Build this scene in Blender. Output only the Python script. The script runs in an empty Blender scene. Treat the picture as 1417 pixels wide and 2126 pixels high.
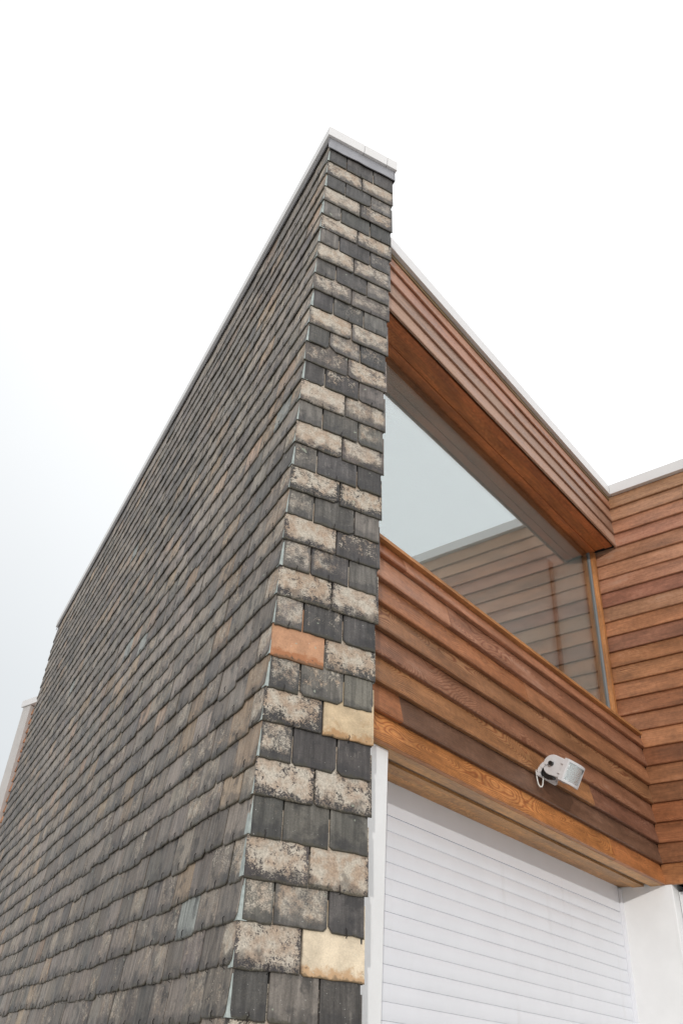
import bpy, math, random
from mathutils import Vector, Matrix

S = bpy.context.scene
COL = S.collection
EYE = 1.6                      # camera height above the ground

# ------------------------------------------------------------------ camera
cam_d = bpy.data.cameras.new('camera')
cam = bpy.data.objects.new('camera', cam_d)
COL.objects.link(cam)
cam_d.sensor_fit = 'VERTICAL'
cam_d.sensor_height = 36.0
cam_d.lens = 1703.86 / 2126.0 * 36.0
cam_d.clip_start = 0.05
cam_d.clip_end = 2000.0
AX = ((0.63109034, -0.7735219, 0.05821387),
      (-0.47581646, -0.32674671, 0.81659983),
      (-0.61263666, -0.54304738, -0.57426114))
M = Matrix(((AX[0][0], AX[1][0], AX[2][0], 0.0),
            (AX[0][1], AX[1][1], AX[2][1], 0.0),
            (AX[0][2], AX[1][2], AX[2][2], EYE),
            (0, 0, 0, 1)))
cam.matrix_world = M
S.camera = cam
FPX = 1703.86


def project(p):
    q = (p[0], p[1], p[2] - EYE)
    c = [sum(AX[i][k] * q[k] for k in range(3)) for i in range(3)]
    if c[2] > -0.05:
        return None
    return (708.5 + FPX * c[0] / -c[2], 1063.0 - FPX * c[1] / -c[2])


# ------------------------------------------------------------------ sky, sun, exposure
SUN_EL, SUN_AZ = math.radians(10.0), math.radians(36.5 + 180.0)   # direction towards the sun, from +X
W = bpy.data.worlds.new('World')
S.world = W
W.use_nodes = True
nt = W.node_tree
nt.nodes.clear()
out = nt.nodes.new('ShaderNodeOutputWorld')
bg = nt.nodes.new('ShaderNodeBackground')
sky = nt.nodes.new('ShaderNodeTexSky')
sky.sky_type = 'NISHITA'
sky.sun_disc = False
sky.sun_elevation = SUN_EL
sky.sun_rotation = math.pi / 2 - SUN_AZ
sky.dust_density = 4.0
# an even cloud deck (brighter towards the zenith, as any overcast sky is) veils the clear sky
tc = nt.nodes.new('ShaderNodeTexCoord')
sep = nt.nodes.new('ShaderNodeSeparateXYZ')
nt.links.new(tc.outputs['Generated'], sep.inputs[0])
ramp = nt.nodes.new('ShaderNodeValToRGB')
e = ramp.color_ramp.elements
e[0].position, e[0].color = 0.0, (8.0, 8.4, 8.7, 1)
e[1].position, e[1].color = 0.85, (12.8, 12.9, 13.0, 1)
m = e.new(0.36)
m.color = (9.4, 9.75, 10.0, 1)
nt.links.new(sep.outputs['Z'], ramp.inputs[0])
nz = nt.nodes.new('ShaderNodeTexNoise')
nz.inputs['Scale'].default_value = 1.6
nz.inputs['Detail'].default_value = 3
nt.links.new(tc.outputs['Generated'], nz.inputs['Vector'])
mr = nt.nodes.new('ShaderNodeMapRange')
mr.inputs['To Min'].default_value = 0.93
mr.inputs['To Max'].default_value = 1.07
nt.links.new(nz.outputs['Fac'], mr.inputs['Value'])
mul = nt.nodes.new('ShaderNodeVectorMath')
mul.operation = 'SCALE'
nt.links.new(ramp.outputs['Color'], mul.inputs[0])
# the cloud is thinner, and so brighter, on the side of the frame where the photograph's sky burns out
dp = nt.nodes.new('ShaderNodeVectorMath')
dp.operation = 'DOT_PRODUCT'
dp.inputs[1].default_value = (0.72, -0.55, 0.42)
nt.links.new(tc.outputs['Generated'], dp.inputs[0])
br = nt.nodes.new('ShaderNodeMapRange')
br.interpolation_type = 'SMOOTHSTEP'
br.inputs['From Min'].default_value = -0.4
br.inputs['From Max'].default_value = 1.0
br.inputs['To Min'].default_value = 0.79
br.inputs['To Max'].default_value = 1.28
nt.links.new(dp.outputs['Value'], br.inputs['Value'])
bm = nt.nodes.new('ShaderNodeMath')
bm.operation = 'MULTIPLY'
nt.links.new(mr.outputs[0], bm.inputs[0])
nt.links.new(br.outputs[0], bm.inputs[1])
nt.links.new(bm.outputs[0], mul.inputs['Scale'])
mx = nt.nodes.new('ShaderNodeMix')
mx.data_type = 'RGBA'
mx.inputs['Factor'].default_value = 0.94
nt.links.new(sky.outputs[0], mx.inputs['A'])
nt.links.new(mul.outputs[0], mx.inputs['B'])
nt.links.new(mx.outputs['Result'], bg.inputs['Color'])
bg.inputs['Strength'].default_value = 0.1
nt.links.new(bg.outputs[0], out.inputs[0])

sun_d = bpy.data.lights.new('sun', 'SUN')  # low, hard sun standing in for a flash at the camera
sun_d.energy = 1.5
sun_d.angle = math.radians(0.5)
sun_d.color = (1.0, 0.965, 0.92)
sun = bpy.data.objects.new('sun', sun_d)
COL.objects.link(sun)
sd = Vector((math.cos(SUN_AZ) * math.cos(SUN_EL), math.sin(SUN_AZ) * math.cos(SUN_EL), math.sin(SUN_EL)))
sun.rotation_euler = sd.to_track_quat('Z', 'Y').to_euler()
sun.location = sd * 30

S.view_settings.view_transform = 'Standard'
S.view_settings.look = 'None'
S.view_settings.exposure = 0.0
S.view_settings.gamma = 1.0
S.view_settings.use_curve_mapping = False
S.render.engine = 'CYCLES'
S.cycles.max_bounces = 8
S.cycles.transparent_max_bounces = 12


# ------------------------------------------------------------------ material helpers
class NB:
    def __init__(self, name):
        self.m = bpy.data.materials.new(name)
        self.m.use_nodes = True
        self.t = self.m.node_tree
        self.t.nodes.clear()
        self.out = self.n('ShaderNodeOutputMaterial')

    def n(self, typ, **kw):
        o = self.t.nodes.new(typ)
        for k, v in kw.items():
            setattr(o, k, v)
        return o

    def link(self, a, b):
        self.t.links.new(a, b)

    def put(self, sock, v):
        if hasattr(v, 'links') or isinstance(v, bpy.types.NodeSocket):
            self.link(v, sock)
        else:
            sock.default_value = v

    def math(self, op, a, b=None, c=None, clamp=False):
        o = self.n('ShaderNodeMath', operation=op, use_clamp=clamp)
        self.put(o.inputs[0], a)
        if b is not None:
            self.put(o.inputs[1], b)
        if c is not None:
            self.put(o.inputs[2], c)
        return o.outputs[0]

    def attr(self, name):
        return self.n('ShaderNodeAttribute', attribute_name=name)

    def comb(self, x, y, z=0.0):
        o = self.n('ShaderNodeCombineXYZ')
        self.put(o.inputs[0], x)
        self.put(o.inputs[1], y)
        self.put(o.inputs[2], z)
        return o.outputs[0]

    def sep(self, v):
        o = self.n('ShaderNodeSeparateXYZ')
        self.link(v, o.inputs[0])
        return o.outputs

    def noise(self, vec, scale=1.0, detail=4.0, rough=0.55, dist=0.0):
        o = self.n('ShaderNodeTexNoise')
        self.link(vec, o.inputs['Vector'])
        o.inputs['Scale'].default_value = scale
        o.inputs['Detail'].default_value = detail
        o.inputs['Roughness'].default_value = rough
        o.inputs['Distortion'].default_value = dist
        return o.outputs['Fac']

    def step(self, v, a, b, lo=0.0, hi=1.0):
        o = self.n('ShaderNodeMapRange', interpolation_type='SMOOTHSTEP')
        self.put(o.inputs['Value'], v)
        self.put(o.inputs['From Min'], a)
        self.put(o.inputs['From Max'], b)
        o.inputs['To Min'].default_value = lo
        o.inputs['To Max'].default_value = hi
        return o.outputs[0]

    def mix(self, f, a, b, blend='MIX'):
        o = self.n('ShaderNodeMix', data_type='RGBA', blend_type=blend)
        self.put(o.inputs['Factor'], f)
        self.put(o.inputs['A'], a)
        self.put(o.inputs['B'], b)
        return o.outputs['Result']

    def scale(self, col, f):
        o = self.n('ShaderNodeVectorMath', operation='SCALE')
        self.put(o.inputs[0], col[:3] if isinstance(col, tuple) else col)
        self.put(o.inputs['Scale'], f)
        return o.outputs[0]

    def bsdf(self, col, rough=0.6, bump=None, dist=0.002, strength=0.6, spec=0.5, metal=0.0):
        b = self.n('ShaderNodeBsdfPrincipled')
        self.put(b.inputs['Base Color'], col)
        self.put(b.inputs['Roughness'], rough)
        b.inputs['Specular IOR Level'].default_value = spec
        b.inputs['Metallic'].default_value = metal
        if bump is not None:
            bp = self.n('ShaderNodeBump')
            bp.inputs['Strength'].default_value = strength
            bp.inputs['Distance'].default_value = dist
            self.link(bump, bp.inputs['Height'])
            self.link(bp.outputs[0], b.inputs['Normal'])
        self.link(b.outputs[0], self.out.inputs[0])
        return b


def mat_slate():
    k = NB('slate')
    uv = k.n('ShaderNodeUVMap', uv_map='metres').outputs[0]
    un = k.n('ShaderNodeUVMap', uv_map='unit').outputs[0]
    rnd = k.attr('rnd').outputs['Fac']
    tint = k.attr('tint').outputs['Color']
    lich = k.attr('lichen').outputs['Fac']
    cream = k.attr('cream').outputs['Fac']
    u, v, _ = k.sep(uv)
    nu, nv, _ = k.sep(un)
    off = k.math('MULTIPLY', rnd, 61.7)
    off2 = k.math('MULTIPLY', rnd, 23.1)
    P = k.comb(k.math('ADD', u, off), v, off2)
    big = k.noise(P, 9, 3, 0.5)
    mid = k.noise(P, 34, 5, 0.6)
    fine = k.noise(P, 190, 4, 0.65)
    Ps = k.comb(k.math('ADD', k.math('MULTIPLY', u, 1.0), off), k.math('MULTIPLY', v, 0.09), off2)
    streak = k.noise(Ps, 60, 4, 0.6)
    # cleft stone: broad tone, rain streaks, fine grain
    tone = k.math('ADD', 0.62, k.math('MULTIPLY', big, 0.5))
    tone = k.math('MULTIPLY', tone, k.step(streak, 0.2, 0.8, 0.55, 1.42))
    tone = k.math('MULTIPLY', tone, k.step(fine, 0.2, 0.8, 0.8, 1.2))
    base = k.scale(tint, tone)
    # darker damp algae blotches of irregular outline
    blot = k.step(k.noise(P, 13, 5, 0.62, 0.4), 0.52, 0.66)
    base = k.mix(k.math('MULTIPLY', blot, 0.62), base, (0.028, 0.027, 0.028, 1))
    # pale streaks and chalky runs
    run = k.step(k.math('ADD', streak, k.math('MULTIPLY', mid, 0.5)), 0.88, 1.06)
    base = k.mix(k.math('MULTIPLY', run, 0.42), base, (0.34, 0.31, 0.27, 1))
    # crust of lichen: granular, thinning towards the ragged lower and side edges
    edge = k.math('MULTIPLY', k.step(nv, 0.02, 0.42), k.math('MULTIPLY', k.step(nu, -0.02, 0.12), k.step(nu, 1.02, 0.86)))
    blob = k.step(k.noise(P, 15, 4, 0.6), 0.25, 0.75)
    grain = k.math('ADD', k.math('MULTIPLY', k.step(k.noise(P, 70, 4, 0.7, 0.3), 0.26, 0.74), 0.55), k.math('MULTIPLY', k.step(k.noise(P, 230, 3, 0.6), 0.3, 0.7), 0.45))
    cov = k.math('ADD', k.math('ADD', lich, -0.66), k.math('ADD', k.math('MULTIPLY', edge, 0.42), k.math('MULTIPLY', blob, 0.5)))
    r2 = k.math('FRACT', k.math('MULTIPLY', rnd, 7.31))
    r3 = k.math('FRACT', k.math('MULTIPLY', rnd, 13.77))
    soft = k.math('ADD', 0.10, k.math('MULTIPLY', r2, 0.28))
    gs = k.math('ADD', k.math('MULTIPLY', grain, k.math('SUBTRACT', 1.05, k.math('MULTIPLY', r2, 0.45))), k.math('MULTIPLY', r2, 0.24))
    gv = k.math('ADD', gs, cov)
    mask = k.math('MULTIPLY', k.step(gv, k.math('SUBTRACT', 0.95, soft), k.math('ADD', 0.95, soft)), k.step(lich, 0.0, 0.2))
    mask = k.math('MULTIPLY', mask, k.math('ADD', 0.80, k.math('MULTIPLY', r3, 0.2)))
    lc = k.mix(k.step(k.noise(P, 24, 3), 0.35, 0.65), (0.50, 0.375, 0.275, 1), (0.64, 0.575, 0.48, 1))
    lc = k.mix(k.math('MULTIPLY', r3, 0.6), lc, (0.46, 0.42, 0.37, 1))
    lc = k.scale(lc, k.step(k.noise(P, 150, 4, 0.7), 0.2, 0.8, 0.58, 1.2))
    base = k.mix(mask, base, lc)
    # bare cream or ochre stone with a brown, speckled foot
    foot = k.step(k.math('ADD', nv, k.math('MULTIPLY', k.math('SUBTRACT', mid, 0.5), 0.7)), 0.12, 0.3)
    cw = k.math('MULTIPLY', k.step(k.noise(P, 20, 5, 0.65), 0.25, 0.75, 0.78, 1.12), k.step(fine, 0.2, 0.8, 0.86, 1.1))
    cc = k.mix(foot, k.mix(1.0, k.scale(tint, 0.72), (1.0, 0.78, 0.6, 1), 'MULTIPLY'), k.scale(tint, cw))
    cc = k.mix(k.step(k.noise(P, 11, 4, 0.6, 0.5), 0.6, 0.72, 0.0, 0.45), cc, (0.36, 0.22, 0.11, 1))
    spk = k.step(k.noise(P, 75, 4, 0.7), 0.6, 0.68)
    cc = k.mix(k.math('MULTIPLY', spk, k.step(nv, 0.5, 0.08)), cc, (0.05, 0.04, 0.035, 1))
    rim = k.math('MULTIPLY', k.step(k.math('ADD', nu, k.math('MULTIPLY', mid, 0.09)), 0.08, 0.02), 0.75)
    cc = k.mix(rim, cc, (0.07, 0.06, 0.055, 1))
    base = k.mix(cream, base, cc)
    damp = k.step(k.math('ADD', nv, k.math('MULTIPLY', k.math('SUBTRACT', k.noise(P, 22, 3, 0.5), 0.5), 1.3)), 0.36, 0.12)
    base = k.mix(k.math('MULTIPLY', damp, k.math('MULTIPLY', 0.5, k.math('SUBTRACT', 1.0, cream))), base, (0.035, 0.034, 0.036, 1))
    # pale green spots and white specks
    sp = k.step(k.noise(P, 26, 2, 0.5), 0.735, 0.76)
    base = k.mix(k.math('MULTIPLY', sp, 0.7), base, (0.33, 0.36, 0.29, 1))
    wsp = k.step(k.noise(P, 210, 1, 0.5), 0.76, 0.79)
    base = k.mix(k.math('MULTIPLY', wsp, 0.65), base, (0.6, 0.6, 0.56, 1))
    # mossy dirt along the cut lower edge
    moss = k.step(k.math('ADD', nv, k.math('MULTIPLY', k.math('SUBTRACT', mid, 0.5), 0.35)), 0.085, 0.02)
    base = k.mix(k.math('MULTIPLY', moss, 0.6), base, (0.055, 0.05, 0.03, 1))
    h = k.math('ADD', k.math('MULTIPLY', mid, 1.0), k.math('MULTIPLY', fine, 0.35))
    h = k.math('ADD', h, k.math('MULTIPLY', mask, 0.5))
    rg = k.math('ADD', k.math('MULTIPLY', mask, 0.3), k.step(big, 0.3, 0.7, 0.46, 0.62))
    k.bsdf(base, rg, h, 0.004, 0.6, 0.35)
    return k.m


def mat_cedar():
    k = NB('cedar')
    uv = k.n('ShaderNodeUVMap', uv_map='metres').outputs[0]
    rnd = k.attr('rnd').outputs['Fac']
    tint = k.attr('tint').outputs['Color']
    grey = k.attr('lichen').outputs['Fac']          # weathering amount, and sky sheen on the upper wing boards
    figure = k.attr('cream').outputs['Fac']         # strength of the growth-ring figure
    u, v, _ = k.sep(uv)
    o1 = k.math('MULTIPLY', rnd, 71.3)
    P = k.comb(k.math('ADD', u, o1), v, k.math('MULTIPLY', rnd, 17.0))
    # flat-sawn boards: rings are cylinders cut by a plane that wanders in and out of the log
    wand = k.noise(k.comb(k.math('MULTIPLY', k.math('ADD', u, o1), 1.5), k.math('MULTIPLY', v, 3.0), rnd), 1.0, 2.0, 0.5)
    d = k.math('MULTIPLY', k.math('SUBTRACT', wand, 0.5), 0.42)
    vc = k.math('SUBTRACT', v, k.math('ADD', 0.0, k.math('MULTIPLY', rnd, 0.14)))
    r = k.math('SQRT', k.math('ADD', k.math('MULTIPLY', vc, vc), k.math('MULTIPLY', d, d)))
    wob = k.noise(k.comb(k.math('MULTIPLY', k.math('ADD', u, o1), 9.0), k.math('MULTIPLY', v, 30.0), rnd), 1.0, 3.0, 0.55)
    ph = k.math('ADD', k.math('MULTIPLY', r, 840.0), k.math('MULTIPLY', wob, 5.0))
    ring = k.math('ADD', k.math('MULTIPLY', k.math('SINE', ph), 0.5), 0.5)
    ring = k.math('POWER', ring, 2.2)
    fib = k.noise(k.comb(k.math('MULTIPLY', k.math('ADD', u, o1), 7.0), k.math('MULTIPLY', v, 320.0), rnd), 1.0, 4.0, 0.6)
    bl = k.noise(k.comb(k.math('MULTIPLY', k.math('ADD', u, o1), 2.6), k.math('MULTIPLY', v, 11.0), rnd), 1.0, 4.0, 0.6)
    mottle = k.noise(P, 38, 4, 0.6)
    col = k.scale(tint, k.math('MULTIPLY', k.step(bl, 0.25, 0.75, 0.66, 1.26), k.step(mottle, 0.25, 0.75, 0.84, 1.14)))
    dark = k.mix(1.0, col, (0.50, 0.31, 0.24, 1), 'MULTIPLY')
    col = k.mix(k.math('MULTIPLY', ring, k.math('ADD', 0.12, k.math('MULTIPLY', figure, 0.88))), col, dark)
    col = k.scale(col, k.step(fib, 0.25, 0.75, 0.72, 1.26))
    # silvered patches: worn stain, and painted sky sheen on the upper wing boards
    gm = k.step(k.math('ADD', k.math('MULTIPLY', bl, 0.8), k.math('ADD', k.math('MULTIPLY', mottle, 0.35), k.math('MULTIPLY', grey, 0.55))), 0.72, 1.02)
    gcol = k.mix(fib, (0.21, 0.148, 0.112, 1), (0.37, 0.28, 0.22, 1))
    col = k.mix(k.math('MULTIPLY', gm, 0.62), col, gcol)
    # small dark knots and tannin spots
    vo = k.n('ShaderNodeTexVoronoi')
    k.link(k.comb(k.math('MULTIPLY', k.math('ADD', u, o1), 1.6), k.math('MULTIPLY', v, 4.0), rnd), vo.inputs['Vector'])
    kn = k.step(vo.outputs['Distance'], 0.075, 0.02)
    col = k.mix(k.math('MULTIPLY', kn, 0.7), col, (0.035, 0.018, 0.012, 1))
    h = k.math('ADD', k.math('MULTIPLY', fib, 1.0), k.math('MULTIPLY', ring, 0.4))
    rg = k.math('ADD', k.step(bl, 0.3, 0.7, 0.42, 0.56), k.math('MULTIPLY', gm, 0.2))
    k.bsdf(col, rg, h, 0.0012, 0.5, 0.45)
    return k.m


def mat_plain(name, col, rough=0.5, metal=0.0, mott=0.06, scale=6.0, bump=0.0, spec=0.5, dirt=None):
    k = NB(name)
    P = k.n('ShaderNodeNewGeometry').outputs['Position']
    n1 = k.noise(P, scale, 5, 0.6)
    c = k.scale(col + (1,), k.step(n1, 0.25, 0.75, 1 - mott, 1 + mott))
    if dirt:
        s = k.sep(P)
        g = k.noise(k.comb(k.math('MULTIPLY', s[0], 5.0), k.math('MULTIPLY', s[1], 5.0), k.math('MULTIPLY', s[2], 0.7)), 2.0, 4, 0.6)
        c = k.mix(k.step(g, 0.58, 0.8, 0.0, 0.35), c, dirt + (1,))
    bm = k.noise(P, 180, 4, 0.6) if bump else None
    k.bsdf(c, rough, bm, bump or 0.001, 0.6, spec, metal)
    return k.m


def mat_glass(name='window_glass', base=0.29, tint=(0.94, 0.97, 0.95, 1)):
    k = NB(name)
    P = k.n('ShaderNodeNewGeometry').outputs['Position']
    wav = k.noise(P, 1.3, 1, 0.4)
    bp = k.n('ShaderNodeBump')
    bp.inputs['Strength'].default_value = 0.08
    bp.inputs['Distance'].default_value = 0.01
    k.link(wav, bp.inputs['Height'])
    fr = k.n('ShaderNodeFresnel')
    fr.inputs['IOR'].default_value = 1.52
    refl = k.math('ADD', base, k.math('MULTIPLY', fr.outputs[0], 0.58))      # reflective solar coating
    gl = k.n('ShaderNodeBsdfGlossy')
    gl.inputs['Roughness'].default_value = 0.006
    gl.inputs['Color'].default_value = (0.93, 0.97, 0.975, 1)
    k.link(bp.outputs[0], gl.inputs['Normal'])
    tr = k.n('ShaderNodeBsdfTransparent')
    tr.inputs['Color'].default_value = tint
    ms = k.n('ShaderNodeMixShader')
    k.link(refl, ms.inputs[0])
    k.link(tr.outputs[0], ms.inputs[1])
    k.link(gl.outputs[0], ms.inputs[2])
    k.link(ms.outputs[0], k.out.inputs[0])
    return k.m


def mat_reflector():
    k = NB('lamp_reflector')
    P = k.n('ShaderNodeNewGeometry').outputs['Position']
    n1 = k.noise(P, 260, 2, 0.5)
    k.bsdf((0.74, 0.81, 0.83, 1), 0.2, n1, 0.005, 0.9, 0.6, 0.85)
    return k.m


def mat_ground():
    k = NB('ground')
    P = k.n('ShaderNodeNewGeometry').outputs['Position']
    c = k.mix(k.noise(P, 0.8, 6, 0.6), (0.36, 0.345, 0.32, 1), (0.50, 0.485, 0.455, 1))
    c = k.scale(c, k.step(k.noise(P, 40, 4, 0.6), 0.2, 0.8, 0.85, 1.15))
    k.bsdf(c, 0.85, k.noise(P, 60, 4), 0.004)
    return k.m


SLATE = mat_slate()
CEDAR = mat_cedar()
WHITE = mat_plain('white_render', (0.80, 0.805, 0.81), 0.75, 0, 0.03, 5, 0.0012, 0.3, (0.52, 0.51, 0.48))
SHUT = mat_plain('white_shutter_paint', (0.765, 0.78, 0.825), 0.38, 0, 0.02, 4, 0, 0.5, (0.62, 0.62, 0.63))
CAP = mat_plain('pale_metal_coping', (0.68, 0.67, 0.67), 0.42, 0, 0.03, 5, 0, 0.5, (0.56, 0.54, 0.52))
LEAD = mat_plain('lead_flashing', (0.27, 0.27, 0.29), 0.5, 0.15, 0.14, 14)
VERD = mat_plain('weathered_zinc', (0.34, 0.38, 0.365), 0.6, 0.1, 0.22, 45)
CORE = mat_plain('dark_felt', (0.035, 0.033, 0.032), 0.9, 0, 0.1)
HOOK = mat_plain('hook_steel', (0.035, 0.03, 0.028), 0.5, 0.6, 0.2, 30)
LAMPW = mat_plain('lamp_white_paint', (0.66, 0.65, 0.66), 0.35, 0, 0.04, 30)
BLACK = mat_plain('black_plastic', (0.012, 0.012, 0.012), 0.4, 0, 0.05)
CABLE = mat_plain('white_cable', (0.7, 0.69, 0.66), 0.4, 0, 0.05)
GASK = mat_plain('grey_gasket', (0.20, 0.205, 0.21), 0.5, 0, 0.05)
PLAST = mat_plain('room_plaster', (0.86, 0.86, 0.84), 0.85, 0, 0.03)
CURT = mat_plain('curtain_cloth', (0.72, 0.70, 0.63), 0.9, 0, 0.04, 9)
GREYT = mat_plain('grey_trim_paint', (0.50, 0.475, 0.46), 0.5, 0, 0.05)
ROOF = mat_plain('roof_felt', (0.11, 0.11, 0.11), 0.9, 0, 0.15)
GLASS = mat_glass()
CLEAR = mat_glass('lamp_glass', 0.0, (1, 1, 1, 1))
REFL = mat_reflector()
GROUND = mat_ground()


# ------------------------------------------------------------------ geometry helpers
class MB:
    """Collects polygons (with their attributes) for one mesh object."""

    def __init__(self):
        self.v, self.f, self.uv, self.un, self.at = [], [], [], [], []

    def poly(self, pts, uv=None, un=None, at=None):
        b = len(self.v)
        self.v += [tuple(p) for p in pts]
        self.f.append(tuple(range(b, b + len(pts))))
        self.uv.append(uv or [(0, 0)] * len(pts))
        self.un.append(un or [(0.5, 0.5)] * len(pts))
        self.at.append(at)

    def box(self, x0, x1, y0, y1, z0, z1, at=None):
        p = [(x, y, z) for z in (z0, z1) for y in (y0, y1) for x in (x0, x1)]
        for q in ((0, 2, 3, 1), (4, 5, 7, 6), (0, 1, 5, 4), (2, 6, 7, 3), (1, 3, 7, 5), (0, 4, 6, 2)):
            self.poly([p[i] for i in q], at=at)
        return self

    def prism(self, prof, a, b, fn, at=None, uvs=None):
        """Closed profile (list of 2-tuples) swept from a to b; fn(profile point, t) -> xyz."""
        n = len(prof)
        cum = [0.0]
        for i in range(n):
            p, q = prof[i], prof[(i + 1) % n]
            cum.append(cum[-1] + math.hypot(q[0] - p[0], q[1] - p[1]))
        for i in range(n):
            p, q = prof[i], prof[(i + 1) % n]
            self.poly([fn(p, a), fn(q, a), fn(q, b), fn(p, b)],
                      uv=[(a, cum[i]), (a, cum[i + 1]), (b, cum[i + 1]), (b, cum[i])], at=at)
        self.poly([fn(p, a) for p in reversed(prof)], uv=[(a + p[0] * .3, p[1]) for p in reversed(prof)], at=at)
        self.poly([fn(p, b) for p in prof], uv=[(b + p[0] * .3, p[1]) for p in prof], at=at)
        return self

    def tube(self, pts, r, seg=8):
        pts = [Vector(p) for p in pts]
        rings = []
        for i, p in enumerate(pts):
            t = (pts[min(i + 1, len(pts) - 1)] - pts[max(i - 1, 0)]).normalized()
            a = t.cross(Vector((0.3, 0.5, 0.8))).normalized()
            b = t.cross(a)
            rings.append([p + (a * math.cos(6.2832 * k / seg) + b * math.sin(6.2832 * k / seg)) * r for k in range(seg)])
        for i in range(len(rings) - 1):
            for k in range(seg):
                j = (k + 1) % seg
                self.poly([rings[i][k], rings[i][j], rings[i + 1][j], rings[i + 1][k]])
        self.poly(list(reversed(rings[0])))
        self.poly(rings[-1])
        return self

    def build(self, name, mat, parent=None, smooth=False, loc=None):
        me = bpy.data.meshes.new(name)
        me.from_pydata(self.v, [], self.f)
        if any(a is not None for a in self.at) or mat in (SLATE, CEDAR):
            l1 = me.uv_layers.new(name='metres')
            l2 = me.uv_layers.new(name='unit')
            l1.data.foreach_set('uv', [c for f in self.uv for p in f for c in p])
            l2.data.foreach_set('uv', [c for f in self.un for p in f for c in p])
            tint = me.color_attributes.new('tint', 'FLOAT_COLOR', 'CORNER')
            dflt = dict(rnd=0.5, tint=(0.3, 0.3, 0.3), lichen=0.0, cream=0.0)
            A = [(a or dflt) for a in self.at]
            tint.data.foreach_set('color', [c for a, f in zip(A, self.f) for _ in f for c in (a['tint'] + (1.0,))])
            for key in ('rnd', 'lichen', 'cream'):
                at = me.attributes.new(key, 'FLOAT', 'FACE')
                at.data.foreach_set('value', [a[key] for a in A])
        if smooth:
            me.polygons.foreach_set('use_smooth', [True] * len(me.polygons))
        me.materials.append(mat)
        me.update()
        o = bpy.data.objects.new(name, me)
        COL.objects.link(o)
        if parent is not None:
            o.parent = parent
        if loc:
            o.location = loc
        return o


def bevel(o, w=0.003, seg=2):
    b = o.modifiers.new('bevel', 'BEVEL')
    b.width = w
    b.segments = seg
    b.limit_method = 'ANGLE'
    wl = o.modifiers.new('weld', 'WELD')
    wl.merge_threshold = 0.0001
    o.modifiers.move(1, 0)
    return o


def thing(name, label, cat, loc=(0, 0, 0), rz=0.0, group=None):
    o = bpy.data.objects.new(name, None)
    o.empty_display_size = 0.2
    COL.objects.link(o)
    o.location = loc
    o.rotation_euler = (0, 0, rz)
    o['label'] = label
    o['category'] = cat
    if group:
        o['group'] = group
    return o


def abs_thing(name, label, cat, loc):
    """A thing whose parts are given in world coordinates."""
    t = thing(name, label, cat, loc)
    t.matrix_world = Matrix.Translation(loc)
    t['_o'] = 0
    del t['_o']
    return t


class Rel(MB):
    """MB whose points are given in the world and stored relative to a base."""

    def __init__(self, base):
        super().__init__()
        self.base = base

    def build(self, name, mat, parent=None, smooth=False, loc=None):
        b = self.base
        self.v = [(p[0] - b[0], p[1] - b[1], p[2] - b[2]) for p in self.v]
        return super().build(name, mat, parent, smooth, loc)


# ------------------------------------------------------------------ ground
g = MB()
g.poly([(-300, -300, 0), (300, -300, 0), (300, 300, 0), (-300, 300, 0)])
go = g.build('ground', GROUND)
go['kind'] = 'structure'

# ------------------------------------------------------------------ slate-hung wall
R_ = random.Random(11)
CX, CY = 1.7401, 1.8196
RZ = math.atan2(-0.38792232, 0.92169207)
WALL_L, WALL_W = 7.02, 0.407
EXPO = 0.1151
ROW0 = 0.2475 + EYE                     # foot of the course numbered 34
slate_wall = thing('slate_wall', 'tall narrow wall hung all over with grey and cream slates under a pale metal coping', 'wall', (CX, CY, 0), RZ)
rc, rs = math.cos(RZ), math.sin(RZ)


def to_world(p):
    return (CX + p[0] * rc - p[1] * rs, CY + p[0] * rs + p[1] * rc, p[2])


core = MB().box(0.021, WALL_W - 0.021, 0.021, WALL_L - 0.021, 0, 4.26 + EYE)
core.build('wall_core', CORE, slate_wall)

# three hung faces: local frame (along, out) for each
FACES = {
    'front': lambda s, n, z: (s, -n, z),
    'left': lambda s, n, z: (-n, s, z),
    'right': lambda s, n, z: (WALL_W + n, s, z),
}


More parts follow.
